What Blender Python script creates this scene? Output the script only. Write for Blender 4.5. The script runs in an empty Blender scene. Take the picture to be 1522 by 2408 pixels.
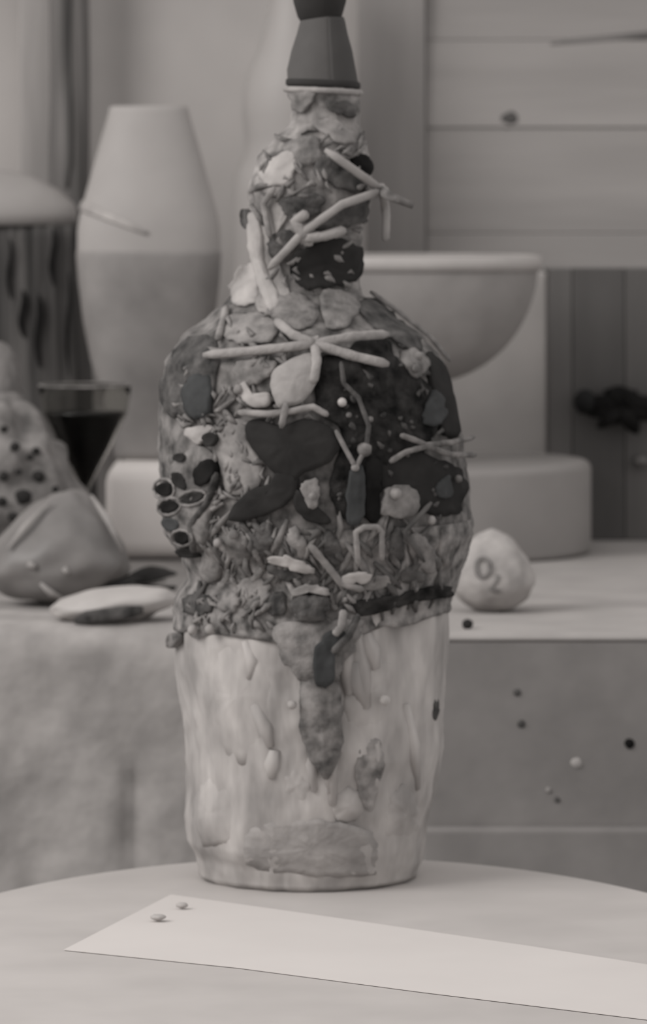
import bpy, bmesh, math, random
from mathutils import Vector, noise
random.seed(7)
SC = bpy.context.scene
COL = SC.collection
PI = math.pi

# ---------------------------------------------------------------- camera, light, exposure
F = 11000.0            # focal length in pixels of the 1522 x 2408 frame
CAMZ = 1.233
HOR = 400.0            # pixel row of the eye level
cam_d = bpy.data.cameras.new('camera')
cam = bpy.data.objects.new('camera', cam_d); COL.objects.link(cam)
cam.location = (0, 0, CAMZ); cam.rotation_euler = (PI/2, 0, 0)
cam_d.sensor_fit = 'VERTICAL'; cam_d.sensor_height = 36; cam_d.sensor_width = 36
cam_d.lens = F/2408*36
cam_d.shift_y = -(1204-HOR)/2408
cam_d.clip_end = 50
cam_d.dof.use_dof = True; cam_d.dof.focus_distance = 2.70; cam_d.dof.aperture_fstop = 14.5
SC.camera = cam

w = bpy.data.worlds.new('room_light'); SC.world = w; w.use_nodes = True
w.node_tree.nodes['Background'].inputs[0].default_value = (1.0, 0.975, 0.96, 1)
w.node_tree.nodes['Background'].inputs[1].default_value = 0.86

def area(name, loc, target, size, power, col=(1, .98, .96)):
    l = bpy.data.lights.new(name, 'AREA'); l.shape = 'DISK'; l.size = size; l.energy = power; l.color = col
    o = bpy.data.objects.new(name, l); COL.objects.link(o); o.location = loc
    o.rotation_euler = (Vector(target)-Vector(loc)).to_track_quat('-Z', 'Y').to_euler()
area('window_light', (-2.5, 1.9, 2.8), (0, 3.6, 0.95), 1.8, 80)

vs = SC.view_settings
SC.display_settings.display_device = 'sRGB'
vs.view_transform = 'Standard'; vs.look = 'None'; vs.gamma = 1; vs.exposure = 0.0
try: vs.use_curve_mapping = False
except Exception: pass

# ---------------------------------------------------------------- helpers
def P(px, py, Y): return Vector(((px-761)*Y/F, Y, CAMZ+(HOR-py)*Y/F))
def X(px, Y): return (px-761)*Y/F
def Z(py, Y): return CAMZ+(HOR-py)*Y/F
def s2l(c): return c/12.92 if c <= .04045 else ((c+.055)/1.055)**2.4
def grey(v, t=1.0):   # an sRGB grey with the print's warm cast
    v = v/255
    return tuple(s2l(max(0, min(1, x))) for x in (v*(1+.022*t), v*(1-.006*t), v*(1-.022*t)))+(1,)

def mat(name, v, var=.10, scale=30, rough=.8, bump=.25, bscale=None, stretch=(1, 1, 1), t=1.0, detail=3, spec=.3):
    m = bpy.data.materials.new(name); m.use_nodes = True
    nt = m.node_tree; b = nt.nodes['Principled BSDF']
    tc = nt.nodes.new('ShaderNodeTexCoord'); mp = nt.nodes.new('ShaderNodeMapping')
    mp.inputs['Scale'].default_value = stretch
    nt.links.new(tc.outputs['Object'], mp.inputs[0])
    n = nt.nodes.new('ShaderNodeTexNoise'); n.inputs['Scale'].default_value = scale; n.inputs['Detail'].default_value = detail
    nt.links.new(mp.outputs[0], n.inputs['Vector'])
    r = nt.nodes.new('ShaderNodeValToRGB')
    r.color_ramp.elements[0].position = .3; r.color_ramp.elements[1].position = .7
    r.color_ramp.elements[0].color = grey(v*(1-var), t); r.color_ramp.elements[1].color = grey(v*(1+var), t)
    nt.links.new(n.outputs['Fac'], r.inputs[0]); nt.links.new(r.outputs[0], b.inputs['Base Color'])
    b.inputs['Roughness'].default_value = rough; b.inputs['Specular IOR Level'].default_value = spec
    if bump:
        n2 = nt.nodes.new('ShaderNodeTexNoise'); n2.inputs['Scale'].default_value = bscale or scale*2; n2.inputs['Detail'].default_value = 2
        nt.links.new(mp.outputs[0], n2.inputs['Vector'])
        bp = nt.nodes.new('ShaderNodeBump'); bp.inputs['Strength'].default_value = bump; bp.inputs['Distance'].default_value = .004
        nt.links.new(n2.outputs['Fac'], bp.inputs['Height']); nt.links.new(bp.outputs[0], b.inputs['Normal'])
    return m

def empty(name, loc, label=None, cat=None, group=None):
    o = bpy.data.objects.new(name, None); COL.objects.link(o); o.location = loc; o.empty_display_size = .05
    if label: o['label'] = label; o['category'] = cat
    if group: o['group'] = group
    return o
ORG = {}
def obj(name, verts, faces, m, parent=None, smooth=True, loc=None):
    """link one mesh; verts in world space, stored relative to the parent's (or its own) origin"""
    if parent is not None: base = ORG[parent.name] if parent.name in ORG else Vector(parent.location)
    else: base = Vector(loc) if loc is not None else Vector((0, 0, 0))
    me = bpy.data.meshes.new(name)
    me.from_pydata([tuple(Vector(v)-base) for v in verts], [], faces)
    bm = bmesh.new(); bm.from_mesh(me); bmesh.ops.recalc_face_normals(bm, faces=bm.faces); bm.to_mesh(me); bm.free()
    if smooth: me.polygons.foreach_set('use_smooth', [True]*len(me.polygons))
    me.materials.append(m)
    o = bpy.data.objects.new(name, me); COL.objects.link(o)
    if parent is not None: o.parent = parent; ORG[o.name] = base
    else: o.location = base; ORG[o.name] = base
    return o
def tag(o, label, cat, group=None):
    o['label'] = label; o['category'] = cat
    if group: o['group'] = group
    return o
def boxm(x0, x1, y0, y1, z0, z1, bev=0.0):
    bm = bmesh.new(); bmesh.ops.create_cube(bm, size=1)
    for v in bm.verts: v.co = Vector(((x0+x1)/2+v.co.x*(x1-x0), (y0+y1)/2+v.co.y*(y1-y0), (z0+z1)/2+v.co.z*(z1-z0)))
    if bev: bmesh.ops.bevel(bm, geom=bm.edges[:], offset=bev, segments=3, affect='EDGES', profile=.5)
    bm.verts.ensure_lookup_table(); bm.verts.index_update()
    r = [v.co.copy() for v in bm.verts], [[v.index for v in f.verts] for f in bm.faces]; bm.free(); return r
def lathem(c, prof, n=64, sy=1.0, wob=0.0, ws=20):
    """prof: (radius, z) from bottom to top, closed at both ends"""
    vs, fs = [], []
    for r, z in prof:
        for i in range(n):
            a = 2*PI*i/n; p = Vector((c[0]+r*math.cos(a), c[1]+r*sy*math.sin(a), z))
            if wob:
                k = noise.noise(p*ws)*wob; p.x += math.cos(a)*k; p.y += math.sin(a)*k
            vs.append(p)
    for j in range(len(prof)-1):
        for i in range(n):
            fs.append([j*n+i, j*n+(i+1) % n, (j+1)*n+(i+1) % n, (j+1)*n+i])
    fs.append(list(range(n))[::-1]); fs.append([(len(prof)-1)*n+i for i in range(n)])
    return vs, fs
def tubem(pts, rad, n=7, flat=1.0, cap=True):
    vs, fs = [], []; pts = [Vector(p) for p in pts]; k = len(pts)
    if not hasattr(rad, '__len__'): rad = [rad]*k
    for j, p in enumerate(pts):
        t = (pts[min(j+1, k-1)]-pts[max(j-1, 0)]).normalized()
        u = t.cross(Vector((0, 1, 0)))
        if u.length < 1e-4: u = t.cross(Vector((1, 0, 0)))
        u.normalize(); w_ = t.cross(u).normalized()
        for i in range(n):
            a = 2*PI*i/n; vs.append(p+u*math.cos(a)*rad[j]+w_*math.sin(a)*rad[j]*flat)
    for j in range(k-1):
        for i in range(n): fs.append([j*n+i, j*n+(i+1) % n, (j+1)*n+(i+1) % n, (j+1)*n+i])
    if cap: fs.append(list(range(n))[::-1]); fs.append([(k-1)*n+i for i in range(n)])
    return vs, fs
def blobm(c, rx, ry, rz, sub=3, amp=.12, ws=3.0, seed=0.0, fn=None):
    bm = bmesh.new(); bmesh.ops.create_icosphere(bm, subdivisions=sub, radius=1)
    for v in bm.verts:
        d = v.co.normalized(); k = 1+amp*noise.noise(d*ws+Vector((seed, seed*1.7, 3)))
        q = d*k
        if fn: q = fn(q)
        v.co = Vector((c[0]+q.x*rx, c[1]+q.y*ry, c[2]+q.z*rz))
    bm.verts.index_update()
    r = [v.co.copy() for v in bm.verts], [[v.index for v in f.verts] for f in bm.faces]; bm.free(); return r
def merge(ms):
    vs, fs = [], []
    for a, b in ms:
        o = len(vs); vs += list(a); fs += [[i+o for i in f] for f in b]
    return vs, fs
def lerp(tab, y):
    if y <= tab[0][0]: return tab[0][1:]
    for a, b in zip(tab, tab[1:]):
        if y <= b[0]:
            t = (y-a[0])/(b[0]-a[0]); t = t*t*(3-2*t)*.5+t*.5
            return tuple(p+(q-p)*t for p, q in zip(a[1:], b[1:]))
    return tab[-1][1:]

# ---------------------------------------------------------------- materials
M = dict(
    table=mat('white painted table', 173, .03, 12, .55, .05),
    tleg=mat('table pedestal', 150, .04, 12, .6, .05),
    thin_sheet=mat('white sheeting', 190, .012, 9, .8, .04),
    plaster_wall=mat('pale plaster wall', 160, .05, 6, .9, .1),
    plank=mat('grey wall planks', 140, .05, 9, .8, .15, stretch=(.35, 1, 3)),
    post=mat('grey post', 126, .05, 8, .8, .15, stretch=(3, 1, .3)),
    floor=mat('floor boards', 90, .1, 5, .8, .1),
    plinth_l=mat('rough pale plaster', 143, .09, 26, .9, .5, 40),
    plinth_r=mat('grey concrete', 118, .06, 18, .85, .2, 40),
    slabtop=mat('pale ledge slab', 148, .05, 15, .85, .2),
    drum=mat('white drum', 166, .03, 12, .7, .1),
    flask=mat('pale stoneware', 147, .03, 14, .6, .1),
    bowl=mat('grey bowl', 132, .06, 20, .7, .15),
    bowlrim=mat('pale bowl rim', 160, .04, 20, .6, .1),
    dark_wood=mat('dark weathered wood', 70, .35, 60, .85, .6, 80, (1.6, 1.6, .09)),
    pole=mat('grey driftwood', 97, .16, 60, .85, .5, 80, (1.4, 1.4, .08)),
    box=mat('dark wooden boards', 84, .07, 12, .7, .15, stretch=(2, 1, .5)),
    black=mat('black dried husk', 26, .3, 40, .8, .5, spec=.05),
    pebblepale=mat('pale fleck', 150, .05, 30, .7, .1),
    coral=mat('porous grey coral', 108, .2, 45, .95, .9, 70),
    hole=mat('dark pore', 42, .2, 60, .95, .2, spec=.1),
    shellgrey=mat('grey shell', 107, .10, 25, .45, .15),
    mussel=mat('dark mussel', 44, .25, 45, .6, .2, spec=.15),
    cowrie=mat('pale cowrie', 163, .05, 25, .5, .15),
    drink=mat('dark drink', 18, .15, 30, .15, .0),
    speck=mat('pale speckled stone', 148, .10, 60, .8, .3),
    mark=mat('grey mark', 112, .05, 60, .8, .1),
    # bottle
    base=mat('chalky plaster', 147, .15, 34, .9, .8, 45, (1.3, 1.3, .55)),
    neck=mat('grey crust', 112, .32, 80, .9, .8, 70),
    shoulder=mat('mottled crust', 88, .42, 85, .9, .8, 80),
    band=mat('fibrous crust', 98, .40, 95, .9, .8, 90),
    fibre=mat('pale fibre', 118, .2, 80, .8, .2),
    fibre_d=mat('dark fibre', 76, .2, 60, .8, .2),
    palechalk=mat('pale chalk drip', 146, .14, 40, .85, .4),
    midgrey=mat('mid grey flake', 102, .26, 85, .85, .4),
    darkflake=mat('dark flake', 60, .45, 90, .8, .5),
    black_leaf=mat('dark brown leaf', 40, .14, 50, .8, .2, spec=.08),
    blackest=mat('black glaze', 31, .65, 95, .75, .6, spec=.08),
    green=mat('dark green glass', 58, .14, 60, .7, .2, t=-.4, spec=.1),
    star=mat('pale starfish', 136, .08, 80, .8, .4),
    oval=mat('pale ribbed shell', 136, .06, 60, .7, .3),
    cap=mat('black stopper', 46, .15, 30, .7, .1, spec=.1),
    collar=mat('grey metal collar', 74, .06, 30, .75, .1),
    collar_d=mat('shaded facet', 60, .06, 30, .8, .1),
    cord=mat('pale cord', 134, .1, 80, .8, .2),
    bead=mat('pale bead', 160, .05, 80, .4, .1),
)
glass = bpy.data.materials.new('clear glass'); glass.use_nodes = True
gb = glass.node_tree.nodes['Principled BSDF']; gb.inputs['Transmission Weight'].default_value = 1; gb.inputs['Roughness'].default_value = .06
gb.inputs['Base Color'].default_value = (.8, .8, .78, 1); gb.inputs['IOR'].default_value = 1.06

# ---------------------------------------------------------------- setting
TZ = .75; LZ = .88          # table top, ledge top
WY = 4.70
v, f = boxm(-1.6, 1.6, WY+.02, WY+.14, 0, 2.6); wall = obj('wall_back', v, f, M['plaster_wall'], smooth=False); wall['kind'] = 'structure'
rows = [(-420, -180), (-180, 94), (94.8, 300), (300.8, 548), (548.8, 800), (800.8, 1060), (1060.8, 1300), (1303, 1560)]
for i, (a, b) in enumerate(rows):
    dz = .0012*((i*37) % 3)
    v, f = boxm(X(1002, WY), 1.5, WY-.004-dz, WY+.02, Z(b, WY), Z(a, WY), .0012); 
    obj('plank', v, f, M['plank'], wall, smooth=False)
v, f = tubem([P(1255, 106, WY-.005), P(1300, 103, WY-.005), P(1420, 92, WY-.005), P(1560, 79, WY-.005)], [.002, .0034, .004, .0042], 6, .5); obj('joint_strip', v, f, mat('grey split edge', 104, .05, 20), wall)  # grey strip laid proud in place of an open plank joint
v, f = blobm(P(1198, 277, WY-.002), .0115, .006, .0120, 2, .3); obj('knot', v, f, mat('dark knot', 74, .1, 60), wall)
v, f = boxm(X(842, WY), X(1000, WY), WY-.02, WY+.02, .0, 2.6, .002); obj('post', v, f, M['post'], wall, smooth=False)
v, f = boxm(-2.2, 2.2, -.6, WY+.14, -.05, 0); fl = obj('floor', v, f, M['floor'], smooth=False); fl['kind'] = 'structure'

# the two plinths that make the ledge
pl = empty('plaster_plinth', (-.3, 4.1, 0), 'rough pale plaster plinth at left carrying the rock, shells and wooden stump', 'plinth')
xs = X(985, 3.60)
def rough_block(x0, x1, y0, y1, z0, z1, amp, nx=60, nz=60):
    vs, fs = [], []
    for j in range(nz+1):
        for i in range(nx+1):
            x = x0+(x1-x0)*i/nx; z = z0+(z1-z0)*j/nz
            k = noise.noise(Vector((x*16, 1, z*12)))*amp+noise.noise(Vector((x*60, 5, z*50)))*amp*.4
            k -= .009*math.exp(-((x-X(314, 3.62))/.0075)**2)*max(0, min(1, (Z(1740, 3.62)-z)/.03))
            e = min(1, max(0, (j/nz-.972)/.028)); vs.append((x, y0-k*(1-e*.7)+.022*(1-math.sqrt(1-e*e)), z))
    for j in range(nz):
        for i in range(nx): fs.append([j*(nx+1)+i, j*(nx+1)+i+1, (j+1)*(nx+1)+i+1, (j+1)*(nx+1)+i])
    o = len(vs)
    vs += [(x0, y1, z0), (x1, y1, z0), (x1, y1, z1), (x0, y1, z1)]
    top = [nz*(nx+1)+i for i in range(nx+1)]; bot = list(range(nx+1))
    fs.append(top+[o+2, o+3]); fs.append(bot[::-1]+[o, o+1])
    fs.append([o, o+3]+[j*(nx+1) for j in range(nz, -1, -1)]); fs.append([o+1]+[j*(nx+1)+nx for j in range(nz+1)]+[o+2]); fs.append([o+1, o+2, o+3, o])
    return vs, fs
v, f = rough_block(-1.0, xs, 3.62, WY-.03, 0, LZ, .006, 150, 110); obj('block', v, f, M['plinth_l'], pl)
pr = empty('concrete_plinth', (.6, 4.1, 0), 'dark grey concrete plinth with a pale top right of the encrusted bottle', 'plinth')
v, f = boxm(xs+.0002, 1.2, 3.57, WY-.03, .05, LZ-.006, .003); obj('block', v, f, M['plinth_r'], pr, smooth=False)
v, f = boxm(xs+.0002, 1.2, 3.568, WY-.03, LZ-.007, LZ, .0035); obj('top_slab', v, f, M['slabtop'], pr)
v, f = boxm(xs+.0002, 1.2, 3.555, WY-.03, 0, Z(1945, 3.56), .004); obj('foot_course', v, f, M['plinth_r'], pr, smooth=False)
for px, py, r, m in ((1481, 1748, 14, 'black'), (1356, 1794, 15, 'pebblepale'), (1226, 1702, 11, 'darkflake'), (1290, 1858, 8, 'cord'), (1216, 1628, 10, 'collar'), (1310, 1880, 8, 'collar')):
    v, f = blobm(P(px, py, 3.571), r*3.57/F, .003, r*3.57/F, 2, .2, seed=px); obj('pit_and_pebble', v, f, M[m], pr)  # dark blobs stand in for open pits, pale ones for pebble flecks

# ---------------------------------------------------------------- table
tb = empty('oval_table', (0, 2.74, 0), 'white oval table top in front carrying the encrusted bottle and a white sheet', 'table')
def oval(a, b, z0, z1, cy, n=120, bev=.006):
    prof = [(1-bev/a*1.0, z0), (1, z0+bev), (1, z1-bev), (1-bev/a*.3, z1-bev*.3), (1-bev/a, z1)]
    vs, fs = [], []
    for k, z in prof:
        for i in range(n):
            t = 2*PI*i/n; vs.append((a*k*math.cos(t), cy+b*k*math.sin(t), z))
    for j in range(len(prof)-1):
        for i in range(n): fs.append([j*n+i, j*n+(i+1) % n, (j+1)*n+(i+1) % n, (j+1)*n+i])
    fs.append(list(range(n))[::-1]); fs.append([(len(prof)-1)*n+i for i in range(n)])
    return vs, fs
v, f = oval(.31, .56, TZ-.035, TZ, 3.30-.56); obj('table_top', v, f, M['table'], tb, smooth=False)
v, f = lathem((0, 2.74), [(.2, 0), (.2, .02), (.06, .05), (.05, .65), (.12, TZ-.034)], 40); obj('pedestal', v, f, M['tleg'], tb)
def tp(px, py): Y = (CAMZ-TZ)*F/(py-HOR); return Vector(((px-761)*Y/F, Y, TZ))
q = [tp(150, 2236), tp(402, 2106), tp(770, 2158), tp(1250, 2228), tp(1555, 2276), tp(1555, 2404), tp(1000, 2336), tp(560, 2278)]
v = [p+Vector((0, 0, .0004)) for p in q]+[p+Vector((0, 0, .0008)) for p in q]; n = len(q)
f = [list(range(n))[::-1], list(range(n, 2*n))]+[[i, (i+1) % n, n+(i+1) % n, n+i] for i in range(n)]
tag(obj('wedge_sheet', v, f, M['thin_sheet'], smooth=False, loc=tp(700, 2240)), 'white wedge-shaped thin sheet lying on the table in front of the bottle', 'thin_sheet')  # thin wedge-shaped sheet, paler than the table top
for px, py, r, lab in ((372, 2170, 20, 'larger grey crumb on the white sheet, left of the other'), (428, 2141, 15, 'smaller grey crumb on the white sheet, right of the other')):
    c = tp(px, py); v, f = blobm(c+Vector((0, 0, .0035)), r*2.9/F, r*2.5/F, .002, 2, .2, seed=px)
    tag(obj('crumb', v, f, mat('pale grey crumb', 160, .05, 60), loc=c), lab, 'crumb', 'crumbs on the sheet')

# ---------------------------------------------------------------- the encrusted bottle
AY = 3.20
PROF = [(205, 676, 848), (245, 682, 850), (290, 680, 852), (330, 640, 864), (370, 602, 872), (450, 580, 880), (550, 580, 862), (640, 588, 848), (690, 545, 852), (740, 490, 925),
        (790, 425, 1000), (850, 385, 1048), (950, 371, 1076), (1050, 368, 1095), (1150, 374, 1108), (1250, 386, 1112), (1300, 425, 1098), (1360, 438, 1080), (1410, 412, 1062),
        (1480, 405, 1060), (1600, 412, 1050), (1750, 432, 1046), (1850, 436, 1030), (1920, 428, 1010), (1970, 432, 1004), (2010, 455, 1000), (2050, 462, 988), (2062, 478, 972)]
def ring(py): l, r = lerp(PROF, py); return (l+r)/2, (r-l)/2
def S(px, py, lift=0.0):
    """point of the bottle's front seen at this pixel, lifted off the surface"""
    Y = AY-.07
    for _ in range(6):
        x = X(px, Y); z = Z(py, Y); rp = HOR+(CAMZ-z)*F/AY
        c, r = ring(rp); cx = X(c, AY); R = r*AY/F
        d = (x-cx)/R; k = max(-.985, min(.985, d)); Y = AY-R*math.sqrt(1-k*k)
    x = X(px, Y); z = Z(py, Y)
    nrm = Vector((x-cx, Y-AY, 0)).normalized()
    return Vector((x, Y, z))+nrm*lift
bt = empty('encrusted_bottle', (X(717, AY), AY, TZ), 'tall pale bottle-shaped vessel encrusted with starfish, shells and dark leaves, black stopper on top', 'bottle')
def shell_part(name, y0, y1, m, amp, ws, rag=None, grow=0.0, n=128, step=7, vz=1.0):
    vs, fs = [], []; k = max(3, int((y1-y0)/step))
    for j in range(k+1):
        for i in range(n):
            a = 2*PI*i/n
            yy = y0+(y1-y0)*j/k
            if rag: yy = y0+(y1+rag(a)-y0)*j/k
            c, r = ring(yy); z = Z(yy, AY)
            p = Vector((math.cos(a), math.sin(a), z*1.0))
            q = Vector((X(c, AY)+r*AY/F*math.cos(a), AY+r*AY/F*math.sin(a), z))
            qs = Vector((q.x, q.y, q.z*vz))
            dd = -amp*abs(noise.noise(qs*ws))-amp*.5*abs(noise.noise(qs*ws*2.7))+grow
            vs.append(q+Vector((math.cos(a), math.sin(a), 0))*dd)
    for j in range(k):
        for i in range(n): fs.append([j*n+i, j*n+(i+1) % n, (j+1)*n+(i+1) % n, (j+1)*n+i])
    fs.append(list(range(n))); fs.append([k*n+i for i in range(n)][::-1])
    return obj(name, vs, fs, m, bt)
# base stands on the table: bottom ring at TZ
shell_part('plaster_base', 1395, 2062, M['base'], .0055, 30, n=160, step=6, vz=.45)
shell_part('neck', 205, 690, M['neck'], .004, 40)
shell_part('shoulder', 680, 1230, M['shoulder'], .004, 40)
def rag(a):
    x = math.cos(a)
    return 45-70*max(-.2, x)*.5+14*noise.noise(Vector((math.cos(a)*6, math.sin(a)*6, 2)))
shell_part('fibre_band', 1218, 1420, M['band'], .004, 55, rag, .0015)
# stopper and collar
cx = X(760, AY)
def zz(py): return Z(py, AY)
R = lambda px: px*AY/F
v, f = lathem((X(752, AY), AY), [(R(40), zz(58)), (R(52), zz(40)), (R(62), zz(5)), (R(66), zz(-40)), (R(60), zz(-90)), (R(40), zz(-125)), (R(12), zz(-140))], 40); obj('stopper', v, f, M['cap'], bt)
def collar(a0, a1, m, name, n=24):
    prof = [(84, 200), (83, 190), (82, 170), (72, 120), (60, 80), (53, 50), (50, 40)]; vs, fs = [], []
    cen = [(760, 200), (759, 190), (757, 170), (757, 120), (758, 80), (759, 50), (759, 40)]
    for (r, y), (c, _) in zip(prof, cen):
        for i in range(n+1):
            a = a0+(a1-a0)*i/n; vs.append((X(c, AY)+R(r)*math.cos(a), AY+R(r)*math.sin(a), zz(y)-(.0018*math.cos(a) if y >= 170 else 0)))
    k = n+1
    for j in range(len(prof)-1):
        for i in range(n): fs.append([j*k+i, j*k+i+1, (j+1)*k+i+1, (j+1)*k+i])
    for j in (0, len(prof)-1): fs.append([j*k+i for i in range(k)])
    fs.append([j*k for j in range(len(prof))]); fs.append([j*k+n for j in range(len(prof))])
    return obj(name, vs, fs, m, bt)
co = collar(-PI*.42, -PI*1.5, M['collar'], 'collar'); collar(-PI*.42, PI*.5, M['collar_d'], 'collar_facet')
v, f = lathem((cx, AY), [(R(80), zz(206)), (R(88), zz(201)), (R(88), zz(190)), (R(80), zz(184))], 48)
v = [Vector((p.x, p.y, p.z-.05*(p.x-cx)-.0006)) for p in v]; obj('collar_edge', v, f, M['cap'], bt)
pts = []
for i in range(49):
    a = 2*PI*i/48; pts.append((cx+R(88)*math.cos(a), AY+R(88)*math.sin(a), zz(214)-.05*R(84)*math.cos(a)))
v, f = tubem(pts, .0021, 8); obj('neck_cord', v, f, M['cord'], bt)

def patch(name, poly, m, lift=.003, bulge=0.0, ringn=5, per=6, parent=None, rough=.0010, jag=9):
    """a flake that lies on the bottle: outline in the bottle's front view, domed, with its own edge"""
    out = []
    k = len(poly)
    for i in range(k):                                    # Catmull-Rom through the outline
        p0, p1, p2, p3 = (Vector(poly[(i+d) % k]) for d in (-1, 0, 1, 2))
        for s in range(per):
            t = s/per
            out.append(.5*((2*p1)+(p2-p0)*t+(2*p0-5*p1+4*p2-p3)*t*t+(3*p1-p0-3*p2+p3)*t*t*t))
    c = sum(out, Vector((0, 0)))/len(out); n = len(out); vs, fs = [], []
    if jag:
        for q in out:
            h = Vector((q.x*.05, q.y*.05, 7)); g = Vector((q.x*.17, q.y*.17, 3))
            d = (q-c).normalized(); q += d*jag*(noise.noise(h)+.6*noise.noise(g))
    for j in range(ringn+1):
        s = 1-j/ringn*.97
        for p in out:
            q = c+(p-c)*s; h = lift+bulge*(1-s*s)
            vs.append(S(q.x, q.y, h+rough*noise.noise(Vector((q.x*.06, q.y*.06, 1)))))
    for p in out: vs.append(S(p.x, p.y, -.004))
    for j in range(ringn):
        for i in range(n): fs.append([j*n+i, j*n+(i+1) % n, (j+1)*n+(i+1) % n, (j+1)*n+i])
    fs.append([ringn*n+i for i in range(n)])
    b = (ringn+1)*n
    for i in range(n): fs.append([i, (i+1) % n, b+(i+1) % n, b+i])
    fs.append([b+i for i in range(n)][::-1])
    return obj(name, vs, fs, m, parent or bt)
def ell(px, py, a, b, rot=0, n=10):
    r = math.radians(rot)
    return [(px+a*math.cos(t)*math.cos(r)-b*math.sin(t)*math.sin(r), py+a*math.cos(t)*math.sin(r)+b*math.sin(t)*math.cos(r)) for t in [2*PI*i/n for i in range(n)]]
def strand(name, pts, rpx, m, lift=.003, parent=None, flat=.7, sub=6, taper=1.0):
    P3 = []; k = len(pts)
    for i in range(k-1):
        for s in range(sub):
            t = s/sub; P3.append(S(pts[i][0]+(pts[i+1][0]-pts[i][0])*t, pts[i][1]+(pts[i+1][1]-pts[i][1])*t, lift))
    P3.append(S(*pts[-1], lift)); n = len(P3)
    rad = [rpx*AY/F*(1-(1-taper)*i/(n-1))*(1+.16*noise.noise(Vector((i*.9, pts[0][0]*.1, rpx)))) for i in range(n)]
    rad[0] *= .55; rad[-1] *= .5
    v, f = tubem(P3, rad, 7, flat); return obj(name, v, f, m, parent or bt)

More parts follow.
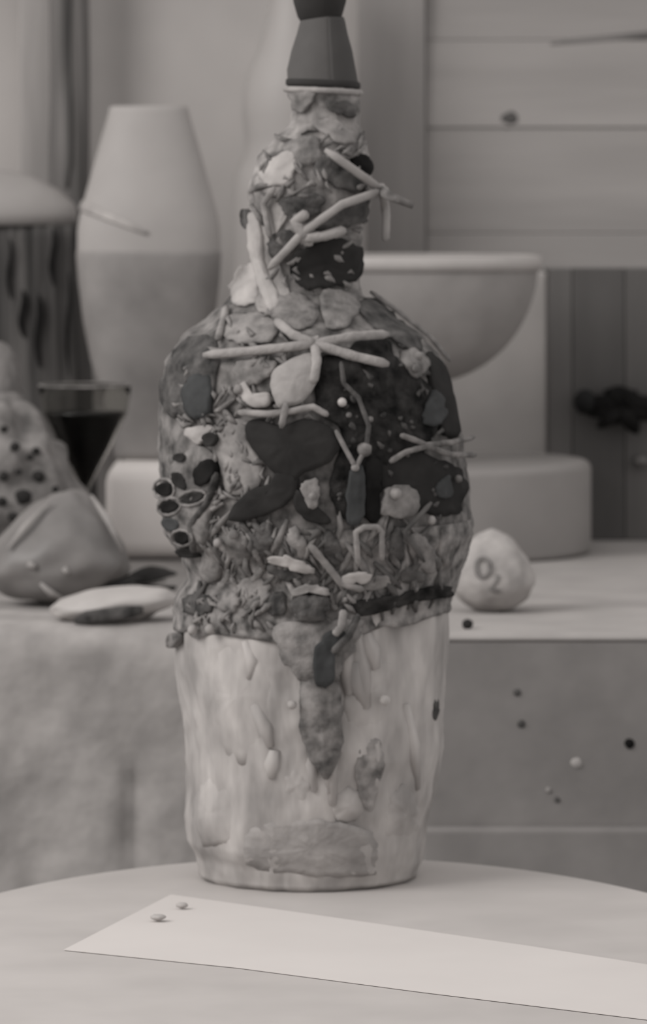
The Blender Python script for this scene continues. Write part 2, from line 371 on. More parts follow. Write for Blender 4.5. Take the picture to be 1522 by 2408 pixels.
# neck: dark and pale flakes
for name, poly, m, l, b in [
    ('dark_flake', [(690, 215), (740, 212), (735, 245), (712, 265), (692, 250)], 'midgrey', .003, .001),
    ('dark_flake', [(770, 235), (825, 245), (832, 275), (800, 272), (775, 258)], 'darkflake', .003, .001),
    ('chalk_drip', [(640, 375), (690, 350), (700, 385), (680, 430), (630, 435), (612, 405)], 'palechalk', .003, .003),
    ('chalk_drip', [(735, 285), (780, 280), (822, 310), (835, 335), (790, 335), (760, 312)], 'fibre', .003, .002),
    ('dark_flake', [(690, 330), (740, 320), (752, 375), (705, 385), (668, 352)], 'midgrey', .003, .001),
    ('dark_flake', [(770, 360), (838, 400), (868, 440), (820, 452), (775, 430), (735, 400)], 'darkflake', .003, .002),
    ('dark_pit', ell(848, 388, 20, 28, -20), 'black', .004, .002),
    ('dark_flake', [(660, 470), (710, 455), (760, 465), (748, 500), (705, 520), (672, 505)], 'darkflake', .003, .002),
    ('dark_flake', [(745, 530), (800, 485), (856, 470), (858, 520), (790, 535), (750, 545)], 'darkflake', .003, .001),
    ('dark_flake', [(690, 600), (740, 575), (800, 560), (848, 590), (842, 650), (790, 672), (720, 680), (690, 650)], 'black_leaf', .003, .002),
    ('dark_flake', [(632, 560), (680, 540), (700, 575), (660, 610), (638, 600)], 'darkflake', .002, .001),
    ('chalk_drip', [(592, 505), (612, 505), (622, 560), (628, 620), (655, 690), (650, 725), (625, 712), (606, 640), (590, 570)], 'palechalk', .004, .004),
    ('chalk_drip', [(560, 640), (600, 620), (612, 680), (600, 715), (560, 712), (548, 680)], 'palechalk', .003, .003),
    ('dark_pit', ell(584, 515, 10, 26, -15), 'darkflake', .004, .001),
    ('grey_flake', [(640, 700), (700, 690), (745, 720), (735, 765), (690, 775), (640, 745)], 'midgrey', .003, .003),
    ('grey_flake', [(755, 690), (820, 685), (842, 720), (820, 760), (770, 765)], 'midgrey', .003, .003),
    # shoulder, left
    ('grey_flake', [(540, 745), (600, 735), (650, 760), (640, 800), (560, 805), (530, 785)], 'fibre', .002, .002),
    ('dark_flake', [(400, 860), (440, 800), (500, 790), (515, 850), (500, 930), (470, 975), (400, 975), (380, 920)], 'darkflake', .003, .002),
    ('green_flake', [(455, 890), (490, 880), (505, 920), (495, 975), (455, 980), (440, 935)], 'green', .006, .002),
    ('grey_flake', [(560, 850), (640, 845), (640, 880), (600, 905), (565, 900)], 'midgrey', .003, .002),
    ('pale_chip', [(438, 1010), (480, 1000), (505, 1005), (488, 1025), (470, 1044), (452, 1030)], 'palechalk', .004, .002),
    ('grey_flake', [(520, 1000), (575, 985), (590, 1040), (620, 1100), (600, 1150), (545, 1165), (520, 1100), (505, 1040)], 'fibre', .002, .003),
    # dark field on the right
    ('dark_panel', [(752, 850), (800, 825), (870, 790), (905, 800), (935, 850), (985, 890), (1030, 960), (1010, 1040), (960, 1080), (900, 1110), (880, 1210), (860, 1216), (800, 1216), (775, 1150), (790, 1080), (800, 1010), (745, 960)], 'blackest', .003, .0015),
    ('dark_panel', [(870, 700), (930, 745), (985, 800), (975, 830), (925, 800), (880, 770), (850, 730)], 'darkflake', .003, .001),
    ('dark_panel', [(1000, 830), (1040, 860), (1068, 950), (1074, 1020), (1040, 1020), (1020, 940)], 'black_leaf', .003, .001),
    ('dark_panel', [(900, 1080), (960, 1060), (1040, 1085), (1085, 1110), (1082, 1190), (1050, 1212), (980, 1205), (920, 1160), (890, 1130)], 'black_leaf', .003, .002),
    ('black_strip', [(858, 1085), (886, 1080), (890, 1150), (884, 1218), (858, 1218), (854, 1150)], 'black', .006, .001),
    ('green_strip', [(820, 1108), (852, 1104), (850, 1222), (815, 1222)], 'green', .007, .001),
    ('green_flake', [(1010, 920), (1035, 940), (1035, 985), (1000, 1000), (985, 985)], 'green', .006, .001),
    ('green_flake', [(1020, 1130), (1048, 1120), (1048, 1170), (1015, 1160)], 'green', .006, .001),
    ('grey_flake', [(905, 1150), (945, 1140), (975, 1165), (970, 1210), (900, 1212), (890, 1180)], 'midgrey', .006, .001),
    ('grey_flake', [(948, 820), (985, 830), (1000, 870), (970, 885), (948, 860)], 'midgrey', .005, .003),
    # heart-shaped leaf and its two lobes
    ('heart_leaf', [(585, 1000), (610, 985), (660, 1000), (715, 985), (770, 1000), (798, 1040), (775, 1085), (720, 1110), (690, 1130), (655, 1115), (625, 1085), (592, 1040)], 'black_leaf', .008, .003),
    ('leaf_lobe', [(660, 1105), (700, 1115), (695, 1160), (660, 1195), (600, 1220), (550, 1222), (562, 1185), (600, 1150), (640, 1135)], 'black_leaf', .008, .002),
    ('leaf_lobe', [(700, 1150), (735, 1180), (775, 1218), (770, 1232), (720, 1222), (695, 1190)], 'black_leaf', .008, .001),
    ('grey_flake', [(715, 1135), (745, 1125), (750, 1170), (735, 1195), (712, 1165)], 'midgrey', .009, .001),
    # oval shell and spiral beside it
    ('oval_shell', [(643, 908), (648, 872), (688, 842), (738, 830), (749, 868), (736, 915), (702, 950), (660, 956)], 'oval', .010, .007),
    ('curled_shell', [(572, 908), (583, 896), (598, 922), (632, 922), (640, 938), (632, 955), (600, 956), (578, 938)], 'palechalk', .007, .004),
    # lower middle
    ('white_chip', [(638, 1310), (670, 1308), (715, 1322), (742, 1338), (725, 1350), (680, 1335), (645, 1322)], 'palechalk', .009, .002),
    ('dark_cavity', [(640, 1330), (680, 1340), (712, 1355), (690, 1366), (640, 1350)], 'darkflake', .005, .0),
    ('white_chip', [(800, 1352), (840, 1345), (868, 1350), (860, 1370), (805, 1372)], 'palechalk', .009, .002),
    ('seed_pod', [(692, 1402), (730, 1392), (768, 1402), (770, 1440), (740, 1462), (705, 1455), (690, 1430)], 'darkflake', .010, .006),
    ('pod_lid', [(690, 1385), (730, 1374), (770, 1384), (768, 1398), (730, 1392), (694, 1400)], 'fibre', .012, .002),
    ('dark_edge', [(830, 1415), (880, 1405), (950, 1392), (1010, 1378), (1050, 1380), (1052, 1402), (990, 1412), (920, 1432), (860, 1446), (830, 1440)], 'blackest', .005, .001),
    ('hanging_crust', [(655, 1470), (720, 1460), (800, 1455), (850, 1460), (830, 1520), (800, 1570), (790, 1600), (720, 1600), (680, 1570), (655, 1520)], 'midgrey', .006, .004),
    ('hanging_tongue', [(712, 1600), (760, 1590), (796, 1610), (802, 1700), (800, 1760), (770, 1830), (740, 1800), (708, 1730), (706, 1660)], 'shoulder', .006, .005),
    ('green_flake', [(735, 1540), (765, 1490), (800, 1480), (815, 1500), (785, 1540), (780, 1600), (745, 1610)], 'green', .012, .001),
    ('grey_drip', [(850, 1760), (890, 1740), (905, 1800), (880, 1900), (862, 1900), (840, 1830)], 'neck', -.001, .001),
    ('dark_pit', ell(1030, 1668, 9, 27, 5), 'darkflake', -.002, .001),
    ('dark_pit', ell(412, 1505, 12, 18, 20), 'midgrey', .004, .001),
]:
    patch(name, poly, M[m], l*.75, b*.55, jag=2.5 if name in ('oval_shell', 'heart_leaf', 'leaf_lobe', 'curled_shell', 'dark_pit') else 9)
patch('chalk_bulge', [(655, 1820), (690, 1808), (730, 1830), (740, 1870), (700, 1900), (660, 1870)], M['base'], -.0030, .0030)
patch('chalk_bulge', [(930, 1860), (975, 1850), (1000, 1900), (995, 1960), (950, 1990), (905, 1960), (915, 1900)], M['base'], -.0030, .0050)
patch('chalk_bulge', [(840, 1530), (900, 1540), (935, 1600), (920, 1700), (870, 1740), (815, 1700), (812, 1600)], M['base'], -.0030, .0030)
patch('chalk_bulge', [(445, 1850), (500, 1830), (560, 1900), (540, 1980), (470, 1990), (440, 1930)], M['base'], -.0030, .0040)
patch('chalk_bulge', [(470, 1520), (560, 1500), (640, 1540), (660, 1640), (640, 1760), (560, 1800), (480, 1740), (450, 1620)], M['base'], -.0030, .0030)
patch('chalk_bulge', [(780, 1880), (830, 1850), (870, 1890), (850, 1930), (790, 1925)], M['base'], -.0030, .003)

# starfish: arms narrow from a small disc, laid over the crust
def starfish(c, arms, rpx, lift, m=None):
    s = patch('starfish', ell(c[0], c[1], rpx*1.5, rpx*1.5), m or M['star'], lift, .003)
    for a in arms: strand('starfish_arm', [c]+a, rpx, m or M['star'], lift+.002, s, .7, 6, .92)
    return s
starfish((738, 808), [[(620, 822), (500, 834)], [(690, 785), (655, 752)], [(820, 790), (893, 785)], [(820, 836), (897, 856)], [(742, 850), (735, 900)]], 12, .007)
up = starfish((868, 448), [[(760, 352)], [(790, 480), (715, 545), (650, 632)], [(874, 510), (872, 568)]], 11, .008, M['oval'])
v, f = tubem([S(868, 448, .008), P(910, 458, 3.16), P(972, 484, 3.165)], [.0036, .0034, .0022], 8, .7); obj('starfish_arm', v, f, M['midgrey'], up)
starfish((718, 560), [[(755, 555), (795, 540)], [(700, 520), (725, 500)]], 13, .008)
# cords and tendrils
strand('raffia_tie', [(928, 1022), (960, 1034), (985, 1046), (1040, 1040), (1092, 1028)], 7, M['midgrey'], .007)
strand('raffia_tie', [(905, 1085), (940, 1062), (985, 1048), (1040, 1068), (1096, 1070)], 7, M['midgrey'], .007)
strand('tendril', [(796, 850), (802, 900), (835, 935), (858, 1000), (852, 1060)], 6, M['darkflake'], .007)
strand('tendril', [(785, 1010), (810, 1060), (830, 1098), (850, 1058)], 6, M['midgrey'], .007)
strand('tendril', [(575, 968), (640, 972), (690, 965), (735, 955), (768, 975)], 8, M['fibre'], .010)
strand('tendril', [(678, 945), (668, 1005)], 8, M['fibre'], .012)
strand('pale_rib', [(645, 560), (632, 480), (655, 440)], 8, M['fibre'], .005)
strand('pale_rib', [(860, 685), (930, 735), (1000, 790), (1050, 850)], 6, M['midgrey'], .003)
strand('pale_rib', [(545, 720), (530, 770), (520, 800)], 9, M['fibre'], .004)
strand('loop_frame', [(838, 1330), (832, 1250), (850, 1238), (880, 1238), (890, 1250), (890, 1320)], 7, M['fibre'], .006)
strand('twig', [(730, 1280), (770, 1330), (800, 1370), (850, 1385)], 9, M['fibre'], .006)
strand('twig', [(1000, 1180), (940, 1250), (985, 1320)], 6, M['fibre_d'], .006)
strand('twig', [(520, 1110), (500, 1180), (462, 1235), (470, 1300)], 9, M['darkflake'], .005)
strand('twig', [(830, 1440), (810, 1490), (775, 1530)], 9, M['darkflake'], .013)
strand('twig', [(800, 1430), (795, 1470), (780, 1490)], 10, M['fibre'], .012)
for px, py, r, m in ((800, 945, 11, 'bead'), (850, 1056, 17, 'midgrey'), (830, 1098, 10, 'fibre'), (968, 838, 12, 'fibre'), (962, 866, 10, 'midgrey'), (920, 1160, 14, 'fibre'), (1000, 1222, 11, 'fibre'), (862, 985, 8, 'midgrey'),
                    (815, 975, 7, 'midgrey'), (735, 1165, 10, 'fibre'), (560, 1255, 12, 'fibre'), (525, 1275, 11, 'fibre'), (470, 1480, 12, 'base'), (508, 1478, 12, 'base'), (690, 1655, 11, 'base'), (895, 1645, 13, 'base'), (570, 915, 12, 'fibre'), (1060, 1125, 9, 'midgrey')):
    c = S(px, py, .006); v, f = blobm(c, r*AY/F, r*AY/F, r*AY/F, 2, .15, seed=px*.1); obj('bead', v, f, M[m], bt)
# porous pod cluster on the left flank
pc = patch('pod_cluster', [(392, 1150), (420, 1085), (470, 1050), (508, 1075), (505, 1130), (504, 1190), (494, 1260), (468, 1305), (432, 1300), (405, 1250), (390, 1200)], M['shoulder'], .004, .002)
for px, py, a, b, r, m in ((398, 1150, 17, 18, 0, 'black'), (410, 1190, 20, 13, -20, 'black'), (485, 1110, 20, 34, 25, 'black'), (432, 1130, 12, 22, -35, 'hole'), (460, 1170, 26, 11, -15, 'hole'), (438, 1264, 17, 13, 10, 'black'),
                           (430, 1075, 12, 10, 0, 'hole'), (497, 1032, 14, 16, 0, 'hole'), (412, 1232, 18, 14, 30, 'green'), (447, 1300, 22, 10, 20, 'hole')):
    patch('pore', ell(px+8, py, a, b, r), M[m], .0070, -.001, 3, 3, pc, 0, 4)
for px, py, a, b, r in ((398, 1150, 24, 25, 0), (410, 1190, 27, 20, -20), (438, 1264, 24, 19, 10), (460, 1170, 33, 17, -15)):
    e = ell(px+8, py, a, b, r); strand('pore_rim', e+[e[0]], 4, M['midgrey'], .0062, pc, .8, 2)

patch('grey_stain', [(600, 1945), (700, 1930), (800, 1935), (885, 1965), (890, 2030), (860, 2062), (720, 2058), (590, 2040), (570, 1990)], mat('greyer plaster', 137, .10, 45, .9, .5), -.0008, 0)
patch('chalk_skin', [(600, 420), (650, 400), (690, 420), (680, 500), (650, 560), (660, 640), (690, 720), (640, 740), (590, 700), (588, 600), (600, 500)], mat('pale neck skin', 126, .25, 40, .9, .7), .0006, .0005)
# loose fibres of the band and small grit of the crust: uncountable, one part each
def fibres(name, n, box, ln, m, lift, rr, ang=(0, PI), ok=None):
    ms = []
    for _ in range(n):
        x = random.uniform(box[0], box[1]); y = random.uniform(box[2], box[3])
        if ok and not ok(x, y): continue
        cc, rr_ = ring(y)
        if abs(x-cc) > .86*rr_: continue
        a = random.uniform(*ang); L = random.uniform(*ln); k = random.uniform(-12, 12)
        pts = [S(x-L*math.cos(a), y-L*math.sin(a), lift*.3), S(x+k*math.sin(a), y+k*math.cos(a), lift), S(x+L*math.cos(a), y+L*math.sin(a), lift*.3)]
        r = random.uniform(*rr)*AY/F; ms.append(tubem(pts, [r*.5, r, r*.4], 5, .8))
    v, f = merge(ms); o = obj(name, v, f, m, bt); o['kind'] = 'stuff'; return o
fibres('fibre_tufts', 64, (430, 1095, 1235, 1410), (18, 60), M['midgrey'], .0020, (4, 11), (.9, 2.3))
fibres('dark_fibres', 64, (430, 1095, 1235, 1420), (16, 50), M['fibre_d'], .0024, (4, 10), (.7, 2.5))
for px, py, a, b, rt, m in ((560, 1290, 40, 26, 70, 'midgrey'), (620, 1270, 46, 22, 100, 'darkflake'), (700, 1275, 40, 20, 70, 'midgrey'), (780, 1290, 44, 20, 80, 'darkflake'), (930, 1290, 46, 18, 95, 'darkflake'), (990, 1300, 50, 26, 60, 'midgrey'),
                            (1050, 1280, 50, 22, 100, 'band'), (600, 1390, 40, 34, 20, 'midgrey'), (540, 1400, 30, 40, 0, 'band'), (470, 1420, 34, 30, 0, 'darkflake'), (880, 1370, 44, 18, -10, 'midgrey'), (960, 1350, 40, 18, 20, 'darkflake'), (650, 1420, 26, 30, 0, 'darkflake'), (500, 1330, 24, 44, 10, 'midgrey')):
    patch('crust_flake', ell(px, py, a, b, rt), M[m], .0025, .001, 4, 3)
fibres('neck_fibres', 60, (600, 860, 290, 680), (10, 30), M['midgrey'], .003, (4, 9))
fibres('shoulder_fibres', 70, (400, 760, 740, 1000), (10, 30), M['midgrey'], .003, (4, 9))
fibres('flank_fibres', 60, (500, 640, 990, 1230), (8, 24), M['midgrey'], .003, (4, 8))
fibres('dark_grit', 70, (780, 1080, 800, 1215), (4, 16), M['darkflake'], .0035, (4, 8))
fibres('chalk_ridges', 14, (440, 1010, 1500, 1800), (30, 110), M['base'], -.0035, (16, 30), (1.2, 1.95))
fibres('hem_fringe', 80, (420, 1060, 1390, 1480), (10, 26), M['midgrey'], .004, (4, 9), (.6, 2.6), lambda x, y: x < 640 or 690 < x < 830)

# ---------------------------------------------------------------- things on the ledge behind
DY = 4.30
dtop = Z(1080, DY)
def rounded(r, z0, z1, b0, b1, k=5):
    p = [(r-b0*(1-math.sin(t*PI/2/k)), z0+b0*(1-math.cos(t*PI/2/k))) for t in range(k+1)]
    p += [(r-b1*(1-math.cos(t*PI/2/k)), z1-b1*(1-math.sin(t*PI/2/k))) for t in range(k+1)]
    return [(max(r_, .0001), z) for r_, z in p]
DRY = 4.33
c = (X(1000, DRY), DRY)
v, f = lathem(c, rounded(390*DRY/F, LZ, Z(1080, DRY), .006, .008), 128, 1.0)
tag(obj('grey_drum', v, f, mat('grey drum', 128, .04, 12, .7, .1), loc=(c[0], c[1], LZ)), 'low grey drum on the ledge behind the bottle, under the round bowl', 'drum')
v, f = boxm(X(256, DY), X(590, DY), DY-.075, DY+.10, LZ, dtop, .017)
tag(obj('white_block', v, f, mat('white rounded block', 202, .03, 12, .7, .1), loc=(X(420, DY), DY, LZ)), 'white round-cornered block left of the encrusted bottle, under the flat-topped flask', 'block')

fk = empty('stoneware_flask', (X(350, DY), DY, dtop), 'big pale flat-topped flask standing on the white block left of the bottle', 'flask')
prof = [(78, 1080), (80, 1060), (88, 1000), (110, 920), (134, 850), (152, 760), (165, 660), (169, 600), (168, 540), (162, 505), (150, 460), (136, 410), (118, 345), (100, 285), (94, 262), (92, 252), (84, 249), (20, 249)]
v, f = lathem((X(350, DY), DY), [(r*DY/F, Z(y, DY)) for r, y in prof], 72, .62); obj('body', v, f, M['flask'], fk)
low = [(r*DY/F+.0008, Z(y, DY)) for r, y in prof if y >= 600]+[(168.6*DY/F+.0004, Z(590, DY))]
v, f = lathem((X(350, DY), DY), low, 72, .62); obj('lower_shade', v, f, mat('flask lower shade', 118, .10, 18, .6, .15), fk)  # darker skin paints in the shade on the flask's lower half
pts = []
for i in range(12):
    t = i/11; px = 192+160*t; py = 482+66*t; r = lerp([(460, 150), (505, 162), (540, 168), (600, 169)], py)[0]
    d = (px-350)/r; pts.append((X(px, DY), DY-.62*r*DY/F*math.sqrt(max(0, 1-d*d))-.001, Z(py, DY)))
v, f = tubem(pts, [.0018+.0035*(1-i/11) for i in range(12)], 8, .35); obj('highlight_strip', v, f, M['palechalk'], fk)  # pale strip stands in for a fading highlight on the flask

PY = 4.575
pb = empty('pale_bottle', (X(703, PY), PY, LZ), 'tall pale smooth bottle half hidden directly behind the dark collar', 'bottle')
prof = [(120, 400+.353*F/PY), (135, 1220), (150, 1050), (158, 700), (158, 460), (148, 400), (128, 360), (128, 325), (133, 270), (131, 205), (118, 165), (98, 120), (80, 60), (66, 0), (60, -60), (64, -80), (60, -84)]
v, f = lathem((X(703, PY), PY), [(r*PY/F, Z(y, PY)) for r, y in prof], 64, .8); obj('body', v, f, mat('white glazed bottle', 146, .02, 14, .5, .05), pb)
v, f = lathem((X(703, PY), PY), [(.016, Z(-83, PY)), (.017, Z(-110, PY)), (.012, Z(-118, PY))], 32); obj('stopper', v, f, M['cowrie'], pb)

BY = 4.28
dtop = Z(1080, DRY)
bw = empty('footed_bowl', (X(965, BY), BY, dtop), 'grey footed bowl with pale rim standing on the grey drum, right of the bottle neck', 'bowl')
rr = 302*BY/F; zr = Z(612, BY); zb = Z(905, BY); prof = []
for i in range(15):
    t = i/14; a = t*PI/2; prof.append((max(.02, rr*math.sin(a)**.9), zb+(zr-zb)*(1-math.cos(a))))
inner = [(r-.006, z+.004) for r, z in prof[::-1]]
v, f = lathem((X(965, BY), BY), prof+inner, 80, .75); obj('body', v, f, M['bowl'], bw)
v, f = lathem((X(965, BY), BY), [(rr-.007, zr-.008), (rr+.002, zr-.009), (rr+.0035, zr-.002), (rr+.002, zr+.004), (rr-.004, zr+.005), (rr-.008, zr)], 80, .75); obj('rim', v, f, M['bowlrim'], bw)
v, f = lathem((X(965, BY), BY), [(.03, dtop), (.03, dtop+.006), (.014, dtop+.016), (.012, zb-.01), (.026, zb+.004)], 40); obj('foot', v, f, M['bowl'], bw)

v, f = boxm(X(985, 4.60), X(1287, 4.60), 4.592, 4.62, LZ, Z(640, 4.6), .003)
tag(obj('upright_board', v, f, mat('grey upright board', 164, .05, 14, .8, .15), smooth=False, loc=(X(1140, 4.6), 4.6, LZ)), 'flat grey board standing upright between the round bowl and the dark wooden box', 'board')
bx = empty('wooden_box', (X(1500, 4.5), 4.5, LZ), 'dark plain wooden box standing at the right end of the ledge', 'box')
bz = Z(630, 4.47)
v, f = boxm(X(1292, 4.47)+.004, X(1790, 4.47), 4.478, 4.66, LZ, bz-.004); obj('carcass', v, f, M['box'], bx, smooth=False)
for a, b, k in ((1292, 1345, 86), (1346, 1468, 76), (1469, 1620, 86), (1621, 1795, 80)):
    v, f = boxm(X(a, 4.47), X(b, 4.47), 4.462, 4.479, LZ, bz, .0015); obj('front_board', v, f, mat('dark board', k, .07, 12, .7, .12, stretch=(2, 1, .5)), bx, smooth=False)
# dried husk that hangs on the box front
hk = empty('dried_husk', P(1470, 960, 4.44), 'ragged black dried seed husk fixed on the front of the dark wooden box', 'husk')
c = P(1462, 955, 4.45)
v, f = blobm(c, .022, .014, .018, 3, .35, 2.5, 4); obj('core', v, f, M['black'], hk)
for ang, L, wd in ((15, 95, 20), (60, 70, 16), (115, 70, 15), (165, 95, 22), (200, 90, 16), (235, 100, 18), (290, 110, 22), (330, 95, 18), (355, 120, 16)):
    a = math.radians(ang); s = 4.44/F
    pts = [c+Vector((math.cos(a)*L*s*t, -.012*math.sin(t*PI)-.004, math.sin(a)*L*s*t*.62)) for t in (0, .3, .6, .85, 1)]
    v, f = tubem(pts, [wd*s*k for k in (.7, 1, .9, .6, .15)], 8, .5); obj('bract', v, f, M['black'], hk)
v, f = blobm(P(1377, 945, 4.44), .011, .011, .012, 3, .1); obj('seed', v, f, mat('black seed', 14, .1, 30), hk)
v, f = blobm(P(1508, 1084, 4.452), .007, .011, .006, 2, .2)
tag(obj('wall_peg', v, f, mat('grey peg', 96, .05, 30), loc=P(1508, 1084, 4.452)), 'small grey peg on the dark box front below the black husk', 'peg')

# left group
SY = 4.47
st = empty('wooden_stump', (X(40, SY), SY, LZ), 'dark weathered wooden stump with vertical splits at the left edge', 'stump')
def trunk(c, r0, r1, z0, z1, n=72, k=24, sy=.5, amp=.006):
    vs, fs = [], []
    for j in range(k+1):
        t = j/k; z = z0+(z1-z0)*t; r = r0+(r1-r0)*t
        for i in range(n):
            a = 2*PI*i/n; g = noise.noise(Vector((math.cos(a)*9, math.sin(a)*9, z*5)))*amp+noise.noise(Vector((math.cos(a)*25, math.sin(a)*25, z*4)))*amp*.5
            vs.append((c[0]+(r+g)*math.cos(a), c[1]+(r+g)*sy*math.sin(a), z))
    for j in range(k):
        for i in range(n): fs.append([j*n+i, j*n+(i+1) % n, (j+1)*n+(i+1) % n, (j+1)*n+i])
    fs.append(list(range(n))[::-1]); fs.append([k*n+i for i in range(n)])
    return vs, fs
zt = Z(528, SY)
v, f = trunk((X(30, SY), SY), 200*SY/F, 168*SY/F, LZ, zt); obj('trunk', v, f, M['dark_wood'], st)
for px, y0, y1, r in ((130, 535, 670, 7), (97, 690, 860, 9), (60, 680, 790, 8), (165, 640, 880, 5), (30, 560, 700, 5)):
    pts = []
    for i in range(8):
        py = y0+(y1-y0)*i/7; d = (X(px, SY)-X(30, SY))/(190*SY/F); pts.append((X(px+4*math.sin(i), SY), SY-.5*185*SY/F*math.sqrt(1-d*d)-.002, Z(py, SY)))
    v, f = tubem(pts, [r*SY/F*k for k in (.3, .8, 1, 1, 1, .9, .7, .3)], 6, .6); obj('split', v, f, M['black'], st)
v, f = lathem((X(-25, SY), SY), [(205*SY/F, zt), (206*SY/F, zt+.012), (200*SY/F, zt+.02), (160*SY/F, zt+.034), (100*SY/F, zt+.046), (40*SY/F, zt+.052), (.002, zt+.053)], 64, .5)
tag(obj('upturned_dish', v, f, mat('pale dish', 140, .03, 20, .7, .1), loc=(X(-25, SY), SY, zt)), 'pale shallow dish turned upside down on top of the dark stump', 'dish')
v, f = trunk((X(163, 4.66), 4.66), 50*4.66/F, 42*4.66/F, LZ, Z(-260, 4.66), 48, 40, .6, .004)
po = empty('driftwood_pole', (X(163, 4.66), 4.66, LZ), 'tall grey driftwood pole with a dark split standing behind the stump', 'pole'); obj('shaft', v, f, M['pole'], po)
pts = [(X(160+3*math.sin(i*.9), 4.66), 4.66-.6*47*4.66/F-.001, Z(-240+i*62, 4.66)) for i in range(12)]
v, f = tubem(pts, [.0042]*11+[.002], 6, .6); obj('split', v, f, M['dark_wood'], po)

v, f = boxm(X(46, 4.69), X(135, 4.69), 4.685, 4.718, LZ, Z(-300, 4.69), .002)
tag(obj('leaning_plank', v, f, mat('pale grey plank', 140, .08, 14, .85, .2, stretch=(3, 1, .3)), smooth=False, loc=(X(90, 4.69), 4.69, LZ)), 'narrow pale grey plank against the wall just left of the driftwood pole', 'plank')

# porous rock
rk = empty('porous_rock', P(20, 1390, 3.95), 'big grey porous rock full of dark pores at the left edge of the ledge', 'rock')
ry = 3.98
def cone(q):
    k = 1-.30*(q.z+1)*.62; return Vector((q.x*k, q.y*k, q.z))
zb_ = LZ; zt_ = Z(935, ry)
v, f = blobm((X(-20, ry), ry, (zb_+zt_)/2), 250*ry/F, .075, (zt_-zb_)/2*1.02, 5, .22, 3.2, 2, cone)
v = [Vector((p.x, p.y, max(p.z, LZ))) for p in v]; rock_v, rock_f = v, f
obj('mass', v, f, M['coral'], rk)
def front(vs, px, py):
    best = None
    for p in vs:
        qx = 761+p.x*F/p.y; qy = HOR+(CAMZ-p.z)*F/p.y; d = (qx-px)**2+(qy-py)**2
        if d < 500 and (best is None or p.y < best.y): best = p
    return best
for px, py, r in ((90, 1120, 15), (55, 1168, 20), (20, 1275, 24), (35, 1050, 12), (110, 1200, 10), (30, 1215, 12), (8, 1120, 12), (70, 1075, 9), (85, 1060, 10), (130, 1150, 8), (45, 1110, 8), (10, 1010, 10), (60, 1230, 10), (5, 1180, 12)):
    b = front(rock_v, px, py)
    if b is None: continue
    p = P(px, py, b.y-.001); v, f = blobm(p, r*ry/F, .004, r*ry/F*.9, 2, .25, seed=px); obj('pore', v, f, M['hole'], rk)
ry2 = 4.12
c2 = P(-20, 940, ry2)
def upright(q):
    sg = lambda x, e: math.copysign(abs(x)**e, x)
    return Vector((sg(q.x, .6), sg(q.y, .7), sg(q.z, .55)))
z1_ = Z(800, ry2)
v, f = blobm((X(-22, ry2), ry2, (LZ+z1_)/2), 75*ry2/F, .028, (z1_-LZ)/2, 4, .10, 4, 6, upright); v = [Vector((p.x, p.y, max(p.z, LZ))) for p in v]
tag(obj('upright_stone', v, f, mat('pale upright stone', 112, .12, 40, .9, .6), loc=(X(-22, ry2), ry2, LZ)), 'upright smooth grey stone standing behind the big porous rock', 'stone')

# cocktail glass with a dark drink
gy = 4.08
gl = empty('cocktail_glass', (X(196, gy), gy, LZ), 'conical stemmed glass filled with a dark drink between the porous rock and the white block', 'glass')
cg = (X(200, gy), gy); s = gy/F
outer = [(5, 1165), (14, 1145), (60, 1055), (100, 972), (106, 935), (108, 905)]
pr_ = [(r*s, Z(y, gy)) for r, y in outer]; wall_ = pr_+[(r-.0016, z+.0002) for r, z in pr_[::-1][:-1]]
v, f = lathem(cg, wall_, 56); obj('glass_bowl', v, f, glass, gl)
v, f = lathem(cg, [(2*s, Z(1150, gy)), (12*s, Z(1138, gy)), (55*s, Z(1055, gy)), (94*s, Z(974, gy)), (95*s, Z(968, gy))], 56); obj('drink', v, f, M['drink'], gl)
ringp = [(cg[0]+107*s*math.cos(2*PI*i/40), cg[1]+107*s*math.sin(2*PI*i/40), Z(906, gy)) for i in range(41)]
v, f = tubem(ringp, .0011, 6); obj('rim', v, f, M['midgrey'], gl)
v, f = lathem(cg, [(42*s, LZ), (42*s, LZ+.003), (8*s, LZ+.008), (5*s, LZ+.03), (5*s, Z(1160, gy))], 32); obj('stem', v, f, glass, gl)

# grey shell in front
gy2 = 3.80
sh = empty('conch_shell', P(140, 1420, gy2), 'smooth grey peaked shell lying on the ledge in front of the cocktail glass', 'shell')
def tri(q):
    k = 1-.40*max(-.4, q.z); return Vector((q.x*k+.12*q.z, q.y*k, q.z))
zb_, zt_ = LZ, Z(1152, gy2)
v, f = blobm((X(140, gy2), gy2, (zb_+zt_)/2), 158*gy2/F, .05, (zt_-zb_)/2*1.0, 5, .10, 2.2, 9, tri); v = [Vector((p.x, p.y, max(p.z, LZ))) for p in v]
obj('body', v, f, M['shellgrey'], sh)
for a in ([(95, 1372), (120, 1395), (145, 1406)], [(65, 1325), (85, 1335)], [(150, 1335), (160, 1350)], [(20, 1290), (60, 1240), (120, 1180)], [(290, 1300), (255, 1225), (215, 1165)]):
    pts = []
    for px, py in a:
        b = front(v, px, py); pts.append(P(px, py, (b.y if b else gy2)-.0005))
    vv, ff = tubem(pts, [.0015]+[.0032]*(len(pts)-2)+[.0012] if len(pts) > 2 else .0025, 7, .6); obj('ridge', vv, ff, M['oval'], sh)
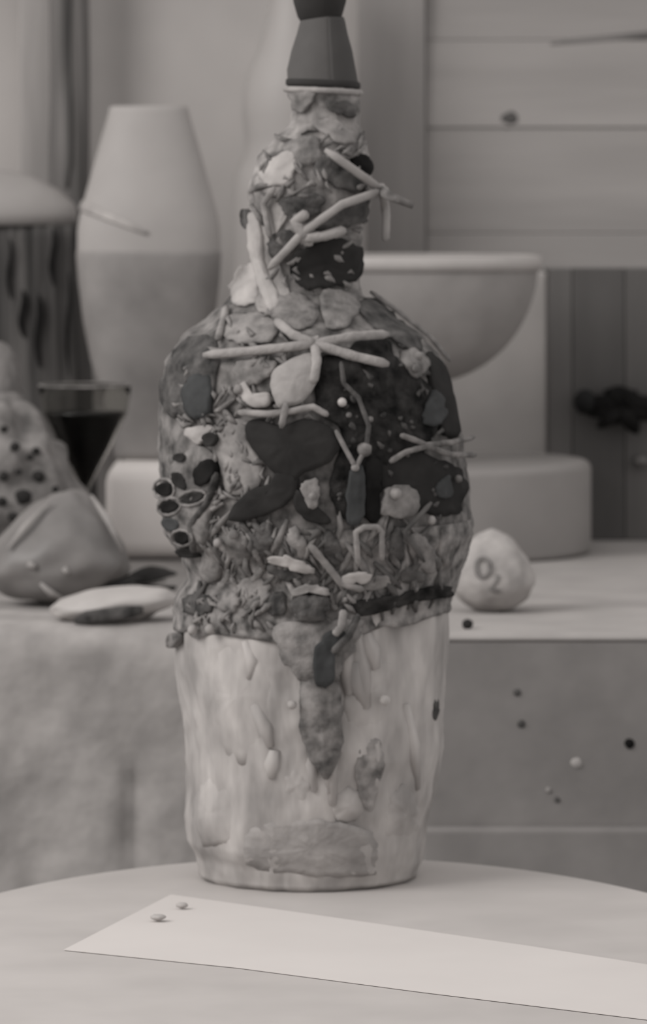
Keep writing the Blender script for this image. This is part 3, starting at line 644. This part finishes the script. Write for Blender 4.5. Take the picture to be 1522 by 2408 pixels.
# mussels
def mussel(px, py, Y, L, Wd, H, rot, lab):
    c = P(px, py, Y); c.z = LZ+H*.95; r = math.radians(rot)
    t = empty('mussel_shell', (c.x, c.y, LZ), lab, 'shell', 'mussel shells on the ledge')
    for sgn, nm in ((1, 'upper_valve'), (-1, 'lower_valve')):
        def fn(q):
            k = 1-.45*max(0, q.x); return Vector((q.x, q.y*k, q.z*k))
        v, f = blobm((0, 0, 0), L, Wd, H, 4, .05, 3, sgn, fn); vv = []
        for p in v:
            z = max(p.z, 0) if sgn > 0 else min(p.z, 0)
            z += sgn*.0015
            x = p.x; zz_ = z+(x*.18 if sgn > 0 else 0)*1.0+(.18*L if sgn > 0 else 0)*.6
            vv.append((c.x+x*math.cos(r)-p.y*math.sin(r), c.y+x*math.sin(r)+p.y*math.cos(r), c.z+zz_))
        obj(nm, vv, f, M['mussel'], t)
    a = [(c.x+L*.9*math.cos(r)*k, c.y+L*.9*math.sin(r)*k-Wd*.75, c.z+.001+.09*L*(k+1)) for k in (-.7, -.3, .2, .7)]
    v, f = tubem(a, [.001, .002, .002, .001], 6); obj('pale_lip', v, f, M['shellgrey'], t)
mussel(352, 1368, 3.86, .023, .016, .0115, 8, 'dark open mussel shell lying close to the encrusted bottle, right one of the two')
mussel(250, 1395, 3.80, .030, .015, .0105, 14, 'dark mussel shell lying right against the grey peaked shell')
# cowrie with slit
cy_ = 3.665
cw = empty('cowrie_shell', P(262, 1470, cy_), 'pale cowrie-like shell with a long dark slit at the front edge of the ledge', 'shell')
v, f = blobm((X(268, cy_), cy_, LZ+.013), 150*cy_/F, .028, .0135, 4, .08, 2.5, 5); v = [Vector((p.x, p.y, max(p.z, LZ)+.10*(p.x-X(268, cy_))*(1 if p.z > LZ+.002 else 0))) for p in v]
obj('body', v, f, M['cowrie'], cw)
pts = []
for px, py in ((176, 1462), (204, 1452), (250, 1446), (300, 1440), (336, 1434)):
    b = front(v, px, py); pts.append(P(px, py, (b.y if b else cy_-.02)-.002))
vv, ff = tubem(pts, [.0025, .0052, .0055, .0055, .003], 8, .5); obj('slit', vv, ff, M['darkflake'], cw)
# speckled stone on the right plinth
yy = 3.74
sp = empty('speckled_stone', P(1160, 1440, yy), 'pale speckled stone with grey ring mark beside the bottle on the concrete plinth', 'stone')
def drop(q):
    k = 1-.32*max(-.3, q.z); return Vector((q.x*k, q.y*k, q.z))
zt_ = Z(1248, yy)
v, f = blobm((X(1158, yy), yy, (LZ+zt_)/2), 96*yy/F, .03, (zt_-LZ)/2*1.03, 4, .05, 3, 8, drop); v = [Vector((p.x, p.y, max(p.z, LZ))) for p in v]
obj('body', v, f, M['speck'], sp)
def onstone(px, py):
    b = front(v_s, px, py); return P(px, py, (b.y if b else yy-.02)-.0005)
v_s = v
pts = [onstone(1136+17*math.cos(t), 1335+23*math.sin(t)) for t in [2*PI*i/14 for i in range(15)]]
vv, ff = tubem(pts, .0017, 6, .35); obj('ring_mark', vv, ff, M['mark'], sp)
pts = [onstone(*q) for q in ((1172, 1352), (1168, 1368), (1152, 1388), (1176, 1390))]
vv, ff = tubem(pts, .0017, 6, .35); obj('hooked_mark', vv, ff, M['mark'], sp)
c = P(1100, 1462, 3.60); c.z = LZ+.0035
v, f = blobm(c, .0045, .0045, .0042, 2, .1); tag(obj('pebble', v, f, M['hole'], loc=(c.x, c.y, LZ)), 'tiny dark pebble at the front edge below the speckled stone', 'pebble')
